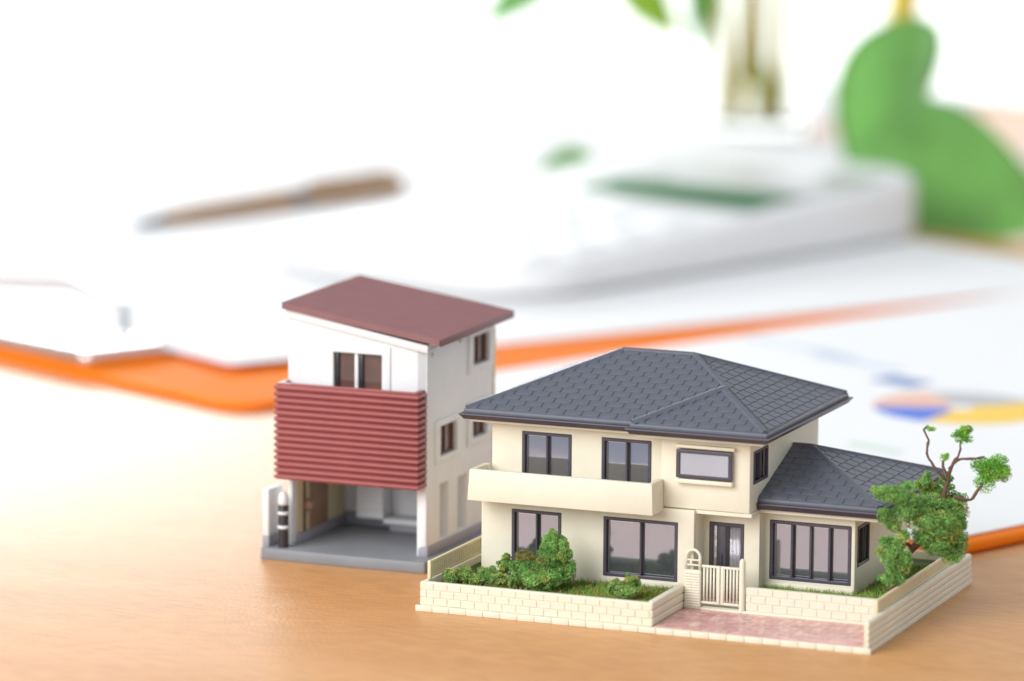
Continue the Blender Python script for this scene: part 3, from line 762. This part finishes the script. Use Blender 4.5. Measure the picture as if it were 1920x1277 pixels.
def ragged(blobs, n=7, lo=.26, hi=.46, seed=1):
    r_ = np.random.default_rng(seed); out = []
    for (cx, cy, cz, rx, ry, rz) in blobs:
        out.append((cx, cy, cz, rx*.84, ry*.84, rz*.84))
        for _ in range(n):
            d = r_.normal(size=3); d[2] = abs(d[2])*.9-.15; d /= np.linalg.norm(d); k = r_.uniform(lo, hi); q = r_.uniform(.72, .98)
            out.append((cx+d[0]*rx*q, cy+d[1]*ry*q, cz+d[2]*rz*q, rx*k, ry*k, rz*k*r_.uniform(.8, 1.1)))
    return out
def bush(name, blobs, label, cols=GREEN, extra=None, density=80, size=.22, group=None):
    blobs = ragged(blobs, 11, .2, .38, seed=len(label))
    bx = sum(q[0] for q in blobs)/len(blobs); by = sum(q[1] for q in blobs)/len(blobs)
    t = thing(name, (bx, by, 4.0), label, 'model bush', group)
    core(blobs, corem, t, (0, 0, 0))
    cloud('foliage', *flock_mesh(blobs, density, cols, size), flock, t, kind=None)
    if extra: cloud('foliage', *flock_mesh(extra, density, RUST, size), flock, t, kind=None)
    return t
def B(px, py, y, rpx, rpy, ry=None):
    p = at(px, py, y=y); k = 10.55
    return (p.x, p.y, p.z, rpx/k, ry or rpx/k, rpy/k)
bush('garden_bush', [B(846, 1083, 6, 16, 17), B(868, 1080, 8, 20, 17), B(895, 1086, 8, 18, 12)], 'low spreading moss bush in the garden corner by the picket fence', GREEN2)
bush('garden_bush', [B(918, 1080, 9, 22, 17), B(948, 1062, 11, 16, 20), B(935, 1088, 7, 20, 13), B(962, 1090, 7, 14, 14), B(950, 1045, 11, 8, 8)], 'ragged moss bush tapering down between the tall round bush and the picket fence', GREEN2)
bush('garden_bush', [B(1036, 1040, 10, 32, 32), B(1036, 1016, 10, 20, 20), B(986, 1066, 7.5, 27, 30), B(1018, 1084, 7, 44, 24), B(1062, 1072, 10, 19, 28), B(1054, 1036, 9, 17, 20)], 'tall rounded green moss bush in front of the ground floor window with two lights', GREEN, extra=[B(984, 1042, 6.5, 19, 9), B(1015, 1052, 5.5, 10, 8), B(1000, 1075, 4.8, 9, 9)], density=85)
bush('garden_bush', [B(1183, 1095, 7, 16, 18), B(1155, 1103, 6, 17, 17), B(1176, 1110, 5, 24, 14)], 'small squat moss bush below the wide ground floor window', GREEN2)
MB().tube([at(914, 1098, y=5), at(925, 1089, y=5.5), at(936, 1080, y=6)], [.12, .1, .06], 6).obj('twig', barkm, None)
bpy.data.objects['twig'].update_tag()
tag(bpy.data.objects['twig'], 'thin grey twig leaning in the low bushes by the garden wall', 'twig')

# tree beside the annex: clumps lie near a plane facing the viewer through the trunk foot
tree = thing('miniature_tree', (79, 25, 4.1), 'twisted model tree with green moss clumps leaning over the side fence', 'model tree')
def TP(px, py, off=0.0):
    d = FW + RT*((px-960)/CAM['f']) + UP*((638.5-py)/CAM['f']); o = Vector(CAM['pos'])
    nrm = Vector((FW.x, FW.y, 0)).normalized(); t = ((Vector((79, 25, 0))-o).dot(nrm)+off)/d.dot(nrm)
    return o+d*t
def TB(px, py, rpx, rpy, off=0.0):
    p = TP(px, py, off); k = 10.25; return (p.x, p.y, p.z, rpx/k, rpx/k*.9, rpy/k)
tc_main = [TB(1664, 925, 28, 18, -6), TB(1690, 930, 30, 22, -6), TB(1698, 955, 30, 26, -5), TB(1662, 968, 20, 18, -4), TB(1676, 985, 16, 16, -4), TB(1730, 975, 38, 28, -4), TB(1768, 992, 40, 34, -4), TB(1797, 1012, 22, 36, -2), TB(1756, 1022, 40, 24, -3), TB(1785, 1042, 24, 18, -3), TB(1672, 1040, 27, 30, -5), TB(1680, 1070, 22, 24, -5), TB(1668, 1018, 18, 16, -4), TB(1788, 953, 34, 28, 6), TB(1757, 922, 28, 24, 6), TB(1734, 908, 20, 18, 5), TB(1798, 980, 18, 20, 4), TB(1772, 900, 14, 12, 5), TB(1742, 945, 32, 24, 0), TB(1772, 962, 28, 22, 0), TB(1735, 1005, 24, 20, -4), TB(1720, 960, 24, 20, -3), TB(1700, 1050, 15, 18, -6), TB(1668, 1086, 20, 15, -6), TB(1694, 1006, 15, 14, -5)]
tc_main = ragged(tc_main, 4, .3, .5, seed=5)
core([(a, b_, c, d*.86, e*.86, f*.86) for a, b_, c, d, e, f in tc_main], corem, tree, (0, 0, 0), .72)
cloud('foliage', *flock_mesh(tc_main, 52, GREEN, .24, .66), flock, tree, kind=None)
tops = ragged([TB(1803, 820, 17, 14, 0), TB(1815, 806, 11, 10, 0), TB(1860, 882, 32, 24, 1), TB(1850, 905, 20, 22, 1), TB(1880, 890, 18, 18, 1), TB(1743, 804, 9, 6, 0), TB(1770, 858, 8, 10, 0)], 5, .35, .6, seed=3)
cloud('foliage', *flock_mesh(tops, 60, BRIGHT, .22, .35), flock, tree, kind=None)
def limb(pts, r0, r1, off=0.0, name='branch'):
    p = [TP(a, b_, off) for a, b_ in pts]
    # smooth
    q = []
    for i in range(len(p)-1):
        for t in (0, .33, .66): 
            a = p[max(i-1, 0)]; b0 = p[i]; c0 = p[i+1]; d0 = p[min(i+2, len(p)-1)]
            q.append(.5*((2*b0)+(c0-a)*t+(2*a-5*b0+4*c0-d0)*t*t+(3*b0-a-3*c0+d0)*t**3))
    q.append(p[-1])
    MB().tube([v+Vector(rng.normal(size=3)*.06) for v in q], list(np.linspace(r0, r1, len(q))*rng.uniform(.78, 1.25, len(q))), 8).obj(name, barkm, tree, smooth=True)
foot = TP(1715, 1075, 0)
limb([(1672, 1110), (1684, 1065), (1708, 1032), (1742, 992), (1764, 950), (1776, 905), (1779, 885)], .9, .34, 0, 'trunk')
limb([(1779, 888), (1788, 868), (1798, 850), (1803, 828)], .33, .17)
limb([(1781, 880), (1795, 863), (1820, 860), (1845, 857)], .32, .2)
limb([(1774, 900), (1752, 876), (1738, 850), (1741, 825), (1732, 806), (1740, 800)], .3, .17)
limb([(1776, 892), (1768, 875), (1768, 862)], .32, .22)
limb([(1790, 930), (1818, 938), (1832, 920), (1843, 905)], .34, .2)
limb([(1730, 1012), (1712, 1024), (1700, 1020), (1685, 1026)], .45, .3, -3)

# grass
def grass(areas, n, cols):
    P, F, K = [], [], []
    for _ in range(n):
        x0_, x1_, y0_, y1_, z = areas[int(rng.integers(len(areas)))]
        x = rng.uniform(x0_, x1_); y = rng.uniform(y0_, y1_); h = rng.uniform(.35, 1.25); w = .07
        lx, ly = rng.normal(size=2)*.45*h; b0 = len(P)
        P += [(x-w, y, z-.05), (x+w, y, z-.05), (x+lx*.5+w*.6, y+ly*.5, z+h*.6), (x+lx*.5-w*.6, y+ly*.5, z+h*.6), (x+lx, y+ly, z+h)]
        F += [(b0, b0+1, b0+2, b0+3), (b0+3, b0+2, b0+4)]
        c = cols[int(rng.integers(len(cols)))]; f = rng.uniform(.7, 1.25); K += [(c[0]*f, c[1]*f, c[2]*f, 1)]*2
    return P, F, K
GC = [(.16, .34, .05), (.10, .27, .05), (.26, .36, .07), (.45, .40, .10), (.40, .20, .06), (.14, .30, .06)]
gr = cloud('grass', *grass([(20, 43.6, 2, 17.5, 4.0), (30, 43.6, 2, 17.4, 4.0), (2, 43.6, 2, 17.5, 4.0)], 5200, GC), flock)
tag(gr, 'short mixed green and rusty static grass in the walled garden beds', 'grass', kind='stuff')
gr2 = cloud('grass', *grass([(57.2, 83.2, 18.1, 25.7, 4.1), (74.2, 83.2, 18.1, 55, 4.1)], 4200, GC[:4]), flock)
tag(gr2, 'short green static grass around the single-storey annex', 'grass', kind='stuff')

# ================================================================== desk things behind
def rect_frame(corner, ang):
    r = Vector((math.cos(ang), math.sin(ang), 0)); return r
def rot_obj(o, loc, ang, tilt=(0, 0)):
    o.location = Vector(loc)*S; o.rotation_euler = (tilt[0], tilt[1], ang); return o
def slab(name, w, l, z0, z1, m, parent=None, x0=0, y0=0, bevel=.5, corner=0, seg=3):
    """local slab: x 0..w, y 0..l with rounded plan corners"""
    mb = MB(); pts = []
    if corner:
        for cx, cy, a0 in ((w-corner, corner, -90), (w-corner, l-corner, 0), (corner, l-corner, 90), (corner, corner, 180)):
            for k in range(6):
                a = math.radians(a0+18*k); pts.append((x0+cx+corner*math.cos(a), y0+cy+corner*math.sin(a), z0))
    else: pts = [(x0, y0, z0), (x0+w, y0, z0), (x0+w, y0+l, z0), (x0, y0+l, z0)]
    mb.prism(pts, (0, 0, z1-z0))
    me = mb.mesh(name, m, bevel=bevel, seg=seg) if bevel else mb.mesh(name, m)
    o = bpy.data.objects.new(name, me); C.objects.link(o)
    if parent is not None: o.parent = parent
    return o
def flat(name, pts, z, m, parent):
    mb = MB(); mb.prism([(x, y, z) for x, y in pts], (0, 0, .05)); me = mb.mesh(name, m)
    o = bpy.data.objects.new(name, me); C.objects.link(o); o.parent = parent; return o
# clipboard A: corner nearest the houses, short clip edge runs to the left
angA = math.atan2(-.436, .9)           # local x along the clip edge (towards the houses), local y away
cbA = thing('clipboard', (0, 0, 0), 'orange clipboard lying under the loose white papers and the calculator, chrome clip on its edge', 'clipboard')
corner = at(450, 770, z=1.0); corner.z = 0; ax = Vector((.9, -.436, 0))
cbA.location = (corner-ax*232)*S; cbA.rotation_euler = (0, 0, angA)
slab('board', 232, 318, 0, 2.2, orange, cbA, bevel=.9, corner=9)
cl = slab('clip', 108, 26, 2.1, 6.5, metalm, cbA, x0=62, y0=3, bevel=1.6, corner=4)
lever = MB(); lever.tube([(70, 20, 7), (88, 34, 12), (116, 38, 14), (144, 34, 12), (162, 20, 7)], 1.6, 10)
me = lever.mesh('clip_lever', metalm, smooth=True); o = bpy.data.objects.new('clip_lever', me); C.objects.link(o); o.parent = cbA
# loose sheets on A
def sheet(label, cpx, ang, w, l, z, marks=(), name='paper_sheet', wave=2.0, th=.25):
    t = thing(name, (0, 0, 0), label, 'paper')
    nx, ny = 16, 20; mb = MB(); top, bot = [], []
    for j in range(ny+1):
        ra, rb = [], []
        for i in range(nx+1):
            x, y = w*i/nx, l*j/ny
            zz = wave*max(0, 1-((w-x)/60)**2)*max(0, 1-(y/70)**2) if wave else 0
            ra.append(mb.bm.verts.new((x, y, zz+th))); rb.append(mb.bm.verts.new((x, y, zz)))
        top.append(ra); bot.append(rb)
    for j in range(ny):
        for i in range(nx):
            mb.bm.faces.new((top[j][i], top[j][i+1], top[j+1][i+1], top[j+1][i])); mb.bm.faces.new((bot[j][i], bot[j+1][i], bot[j+1][i+1], bot[j][i+1]))
    for j in range(ny):
        mb.bm.faces.new((bot[j][0], top[j][0], top[j+1][0], bot[j+1][0])); mb.bm.faces.new((top[j][nx], bot[j][nx], bot[j+1][nx], top[j+1][nx]))
    for i in range(nx):
        mb.bm.faces.new((top[0][i], bot[0][i], bot[0][i+1], top[0][i+1])); mb.bm.faces.new((bot[ny][i], top[ny][i], top[ny][i+1], bot[ny][i+1]))
    me = mb.mesh('leaf', paper); o = bpy.data.objects.new('leaf', me); C.objects.link(o); o.parent = t
    rx = Vector((math.cos(ang), math.sin(ang), 0))
    t.location = Vector((cpx.x, cpx.y, z))*S-rx*w*S; t.rotation_euler = (0, 0, ang)
    for (pts, m) in marks: flat('print_mark', pts, .3, m, t)
    return t
angP = math.atan2(-.56, .828)
sheet('white paper held under the chrome clip, its corner lifting off the orange board', at(430, 692, z=3.2), angP, 205, 285, 2.6, wave=1.6)
sheet('white paper lying under the bronze pen, with a pale blue chart near its edge', Vector((-176, 330, 0)), math.radians(-14), 280, 400, 2.95,
      [([(205, 120), (250, 120), (250, 150), (205, 150)], ink['sky']), ([(205, 160), (235, 160), (235, 175), (205, 175)], ink['sky'])], wave=0)
sheet('large white paper spread on the far side of the desk beyond the pen', Vector((-250, 640, 0)), math.radians(-20), 420, 297, .4, wave=0)
# notepad + calculator
an = math.atan2(-.32, .947)
nrx = Vector((math.cos(an), math.sin(an), 0)); nry = Vector((-nrx.y, nrx.x, 0))
calc = thing('calculator', (0, 0, 0), 'white desk calculator with a green plant reflection painted on its display, standing in front of the plant', 'calculator')
far = at(1766, 308, z=24.0); c0 = far-nry*186; c0.z = 3.3; calc.location = (c0-nrx*106)*S; calc.rotation_euler = (0, 0, an)
mb = MB(); pts = []
w, l, cr_ = 106, 190, 24
for cx, cy, a0 in ((w-cr_, cr_, -90), (w-cr_, l-cr_, 0), (cr_, l-cr_, 90), (cr_, cr_, 180)):
    for k in range(7):
        a = math.radians(a0+15*k); pts.append((cx+cr_*math.cos(a), cy+cr_*math.sin(a)))
def ctop(y): return 7.5+11*y/l
lo = [mb.bm.verts.new((x, y, 0)) for x, y in pts]; hi = [mb.bm.verts.new((x, y, ctop(y))) for x, y in pts]
mb.bm.faces.new(lo[::-1]); mb.bm.faces.new(hi)
for i in range(len(pts)): mb.bm.faces.new((lo[i], lo[(i+1) % len(pts)], hi[(i+1) % len(pts)], hi[i]))
me = mb.mesh('body', calcw, bevel=5.0, seg=5); o = bpy.data.objects.new('body', me); C.objects.link(o); o.parent = calc
def on_calc(name, x0_, x1_, y0_, y1_, h, m, bevel=.4):
    mb = MB(); P_ = [(x0_, y0_), (x1_, y0_), (x1_, y1_), (x0_, y1_)]
    lo = [mb.bm.verts.new((x, y, ctop(y)-1)) for x, y in P_]; hi = [mb.bm.verts.new((x, y, ctop(y)+h)) for x, y in P_]
    mb.bm.faces.new(lo[::-1]); mb.bm.faces.new(hi)
    for i in range(4): mb.bm.faces.new((lo[i], lo[(i+1) % 4], hi[(i+1) % 4], hi[i]))
    me = mb.mesh(name, m, bevel=bevel, seg=2); o = bpy.data.objects.new(name, me); C.objects.link(o); o.parent = calc; return o
on_calc('display', 30, 98, 106, 132, .5, lcdm); on_calc('display_bezel', 20, 101, 100, 168, .25, solar)
for r in range(4):
    for c in range(5): on_calc('key', 9+18.4*c, 23+18.4*c, 12+19*r, 26+19*r, 0.8, calcw)
# pen
pa, pb = at(240, 425, z=4.3), at(745, 350, z=5.0)
pdir = (pb-pa).normalized()
pen = thing('pen', (pa.x, pa.y, 0.0), 'bronze ballpoint pen resting on the white papers', 'pen')
PR = [(0, .5), (4, .8), (4.2, 1.4), (14, 2.8), (30, 3.6), (70, 3.9), (72, 4.0), (76, 4.0), (78, 3.9), (118, 3.7), (126, 3.5)]
L = (pb-pa).length
def penpart(name, a, b, m):
    q = [(t, r) for t, r in PR if a <= t <= b]
    MB().tube([pa+pdir*(t*L/126)+Vector((0, 0, .6*(t/126))) for t, r in q], [r for t, r in q], 16).obj(name, m, pen, smooth=True, angle=.8)
penpart('tip', 0, 14, pend); penpart('barrel', 14, 72, penm); penpart('ring', 72, 78, pend); penpart('cap', 78, 126, penm)
MB().tube([pa+pdir*(t*L/126)+Vector((0, 0, 5.6)) for t in (82, 90, 122)], .8, 8).obj('pocket_clip', penm, pen, smooth=True)
# clipboard B with the chart
angB = math.atan2(-.349, .937)
cbB = thing('clipboard', (0, 0, 0), 'orange clipboard carrying the printed chart, directly behind the two toy houses', 'clipboard')
e0, e1 = at(940, 690, z=5.8), at(1500, 607, z=5.8); vdir = (e1-e0).normalized()
k0 = at(470, 750, z=5.8); k0 = e0+vdir*((k0-e0).dot(vdir)); k0.z = 3.3
angB = math.atan2(-vdir.x, vdir.y)
cbB.location = k0*S
cbB.rotation_euler = (Matrix.Rotation(angB, 3, 'Z') @ Matrix.Rotation(math.radians(.9), 3, 'Y')).to_euler()
slab('board', 193, 305, 0, 2.2, orange, cbB, bevel=.9, corner=6)
print('B', k0, math.degrees(angB))
chart = thing('chart_sheet', (0, 0, 0), 'white printed sheet with a blue and yellow pie chart on the clipboard', 'paper')
nB = Vector((math.cos(angB), math.sin(angB), 0)); vB = Vector((-nB.y, nB.x, 0))
chart.rotation_euler = cbB.rotation_euler; chart.location = (k0+Vector((0, 0, 2.3))+nB*3.2+vB*6)*S
slab('leaf', 186, 296, 0, .3, paper, chart, bevel=0)
def loc2(px, py):
    p = at(px, py, z=4.0)-(Vector(chart.location)/S); return (p.dot(nB), p.dot(vB))
pc = loc2(1800, 768)
def wedge(a0, a1, m, r0, r1):
    A = np.radians(np.linspace(a0, a1, 22))
    flat('pie_slice', [(pc[0]+r1*math.cos(a), pc[1]+r1*math.sin(a)) for a in A]+[(pc[0]+r0*math.cos(a), pc[1]+r0*math.sin(a)) for a in A[::-1]], .34, m, chart)
wedge(-72, 72, ink['yellow'], 3, 19.5); wedge(74, 150, ink['grey'], 3, 19.5); wedge(152, 226, ink['peach'], 3, 19.5); wedge(228, 286, ink['blue'], 3, 19.5)
def bar(px, py, w, h, m):
    c = loc2(px, py); flat('print_mark', [(c[0]-w/2, c[1]-h/2), (c[0]+w/2, c[1]-h/2), (c[0]+w/2, c[1]+h/2), (c[0]-w/2, c[1]+h/2)], .34, m, chart)
bar(1690, 722, 13, 9, ink['text']); bar(1610, 690, 26, 5, ink['pale']); bar(1560, 675, 14, 5, ink['pale']); bar(1640, 840, 14, 4, ink['green']); bar(1480, 660, 30, 3, ink['pale'])

# plant in a glass vase
vase = thing('glass_vase', (-198, 752, 0), 'clear glass vase holding yellowish cut stems behind the calculator', 'vase')
vx, vy = -198, 752
mb = MB(); prof = [(20, 0), (21, 4), (19, 60), (18, 110), (20, 150), (18.6, 150), (16.6, 110), (17.4, 60), (18.4, 8), (14, 6)]
mb.lathe((vx, vy, 0), prof, 32); mb.obj('glass', glassm, vase, smooth=True, angle=.9)
plant = thing('pothos_cutting', (vx, vy, 7), 'leafy green pothos cutting standing in the glass vase', 'plant')
stems = [[(vx-9, vy, 8), (vx-14, vy+2, 60), (vx-16, vy+3, 130), (vx-40, vy-20, 190)], [(vx+4, vy-2, 8), (vx+1, vy, 70), (vx-4, vy, 140), (vx+10, vy-10, 200)],
         [(vx+10, vy+3, 8), (vx+12, vy, 80), (vx+14, vy-3, 150), (vx+50, vy-60, 190), (vx+72, vy-120, 150), (vx+76, vy-150, 100)],
         [(vx-3, vy-7, 8), (vx+3, vy-9, 70), (vx+8, vy-8, 140), (vx+30, vy-30, 185)]]
def smoothpath(p):
    p = [Vector(q) for q in p]; out = []
    for i in range(len(p)-1):
        for t in np.linspace(0, 1, 6)[:-1]:
            a = p[max(i-1, 0)]; b0 = p[i]; c0 = p[i+1]; d0 = p[min(i+2, len(p)-1)]
            out.append(.5*((2*b0)+(c0-a)*t+(2*a-5*b0+4*c0-d0)*t*t+(3*b0-a-3*c0+d0)*t**3))
    return out+[p[-1]]
for s in stems:
    q = smoothpath(s); MB().tube(q, list(np.linspace(2.6, 2.0, len(q))), 10).obj('stem', stemm, plant, smooth=True)
def leaf(base, tip, normal, width, m=leafm, curl=.12):
    base, tip = Vector(base), Vector(tip); ax_ = tip-base; L = ax_.length; ax_ = ax_.normalized(); nn = Vector(normal); nn = (nn-ax_*nn.dot(ax_)).normalized(); sd = ax_.cross(nn)
    mb = MB(); rows = []; n_ = 14
    for i in range(n_+1):
        t = i/n_; w = width*(math.sin(math.pi*min(1, t*1.02)**.72)**.8 if 0 < t < .98 else .02)
        c = base+ax_*(L*t)-nn*(curl*L*t*t)
        rows.append([mb.bm.verts.new(c+sd*(w/2*s)+nn*(abs(s)**1.5*.14*w)) for s in (-1, -.66, -.33, 0, .33, .66, 1)])
    for a, b_ in zip(rows, rows[1:]):
        for k in range(6): mb.bm.faces.new((a[k], a[k+1], b_[k+1], b_[k]))
    bmesh.ops.solidify(mb.bm, geom=mb.bm.faces[:], thickness=-.4)
    mb.obj('leaf', m, plant, smooth=True)
Q = lambda px, py, y: at(px, py, y=y)
leaf(Q(1610, 290, 560), Q(1960, 400, 520), (-.3, -.9, .45), 46)
leaf(Q(1735, 30, 590), Q(1585, 345, 560), (-.4, -.9, .2), 40)
leaf(Q(1700, -120, 640), Q(1690, 60, 620), (-.3, -.9, .2), 12, stemm)
leaf(Q(1080, -70, 690), Q(880, 42, 690), (-.2, -.8, .5), 22)
leaf(Q(1170, -70, 700), Q(1268, 75, 690), (-.3, -.9, .2), 18, leafy)
leaf(Q(1330, -80, 720), Q(1300, 110, 720), (-.3, -.9, .2), 14)
leaf(Q(1400, 60, 752), Q(1450, 225, 752), (-.3, -.9, .1), 12)
leaf(Q(1130, 322, 545), Q(985, 352, 535), (0, -.6, .8), 24, curl=.02)
sp_ = smoothpath([(vx+10, vy+2, 100), (vx+13, vy-2, 158), Vector((vx+30, vy-40, 160)), Q(1700, -150, 640), Q(1690, 20, 615), Q(1690, 110, 595)])
MB().tube(sp_, list(np.interp(np.linspace(0, 1, len(sp_)), [0, .35, .7, 1], [2.0, 2.4, 5.2, 6.0])), 12).obj('stem', stemm, plant, smooth=True)

for bse in (Q(1080, -70, 690), Q(1170, -70, 700), Q(1330, -80, 720)):
    top = Vector((vx, vy, 160)); mid_ = (bse+top)/2+Vector((0, 0, 22))
    MB().tube(smoothpath([(vx-4, vy, 100), (vx-6, vy-3, 152), mid_, bse]), 1.1, 8).obj('petiole', stemm, plant, smooth=True)
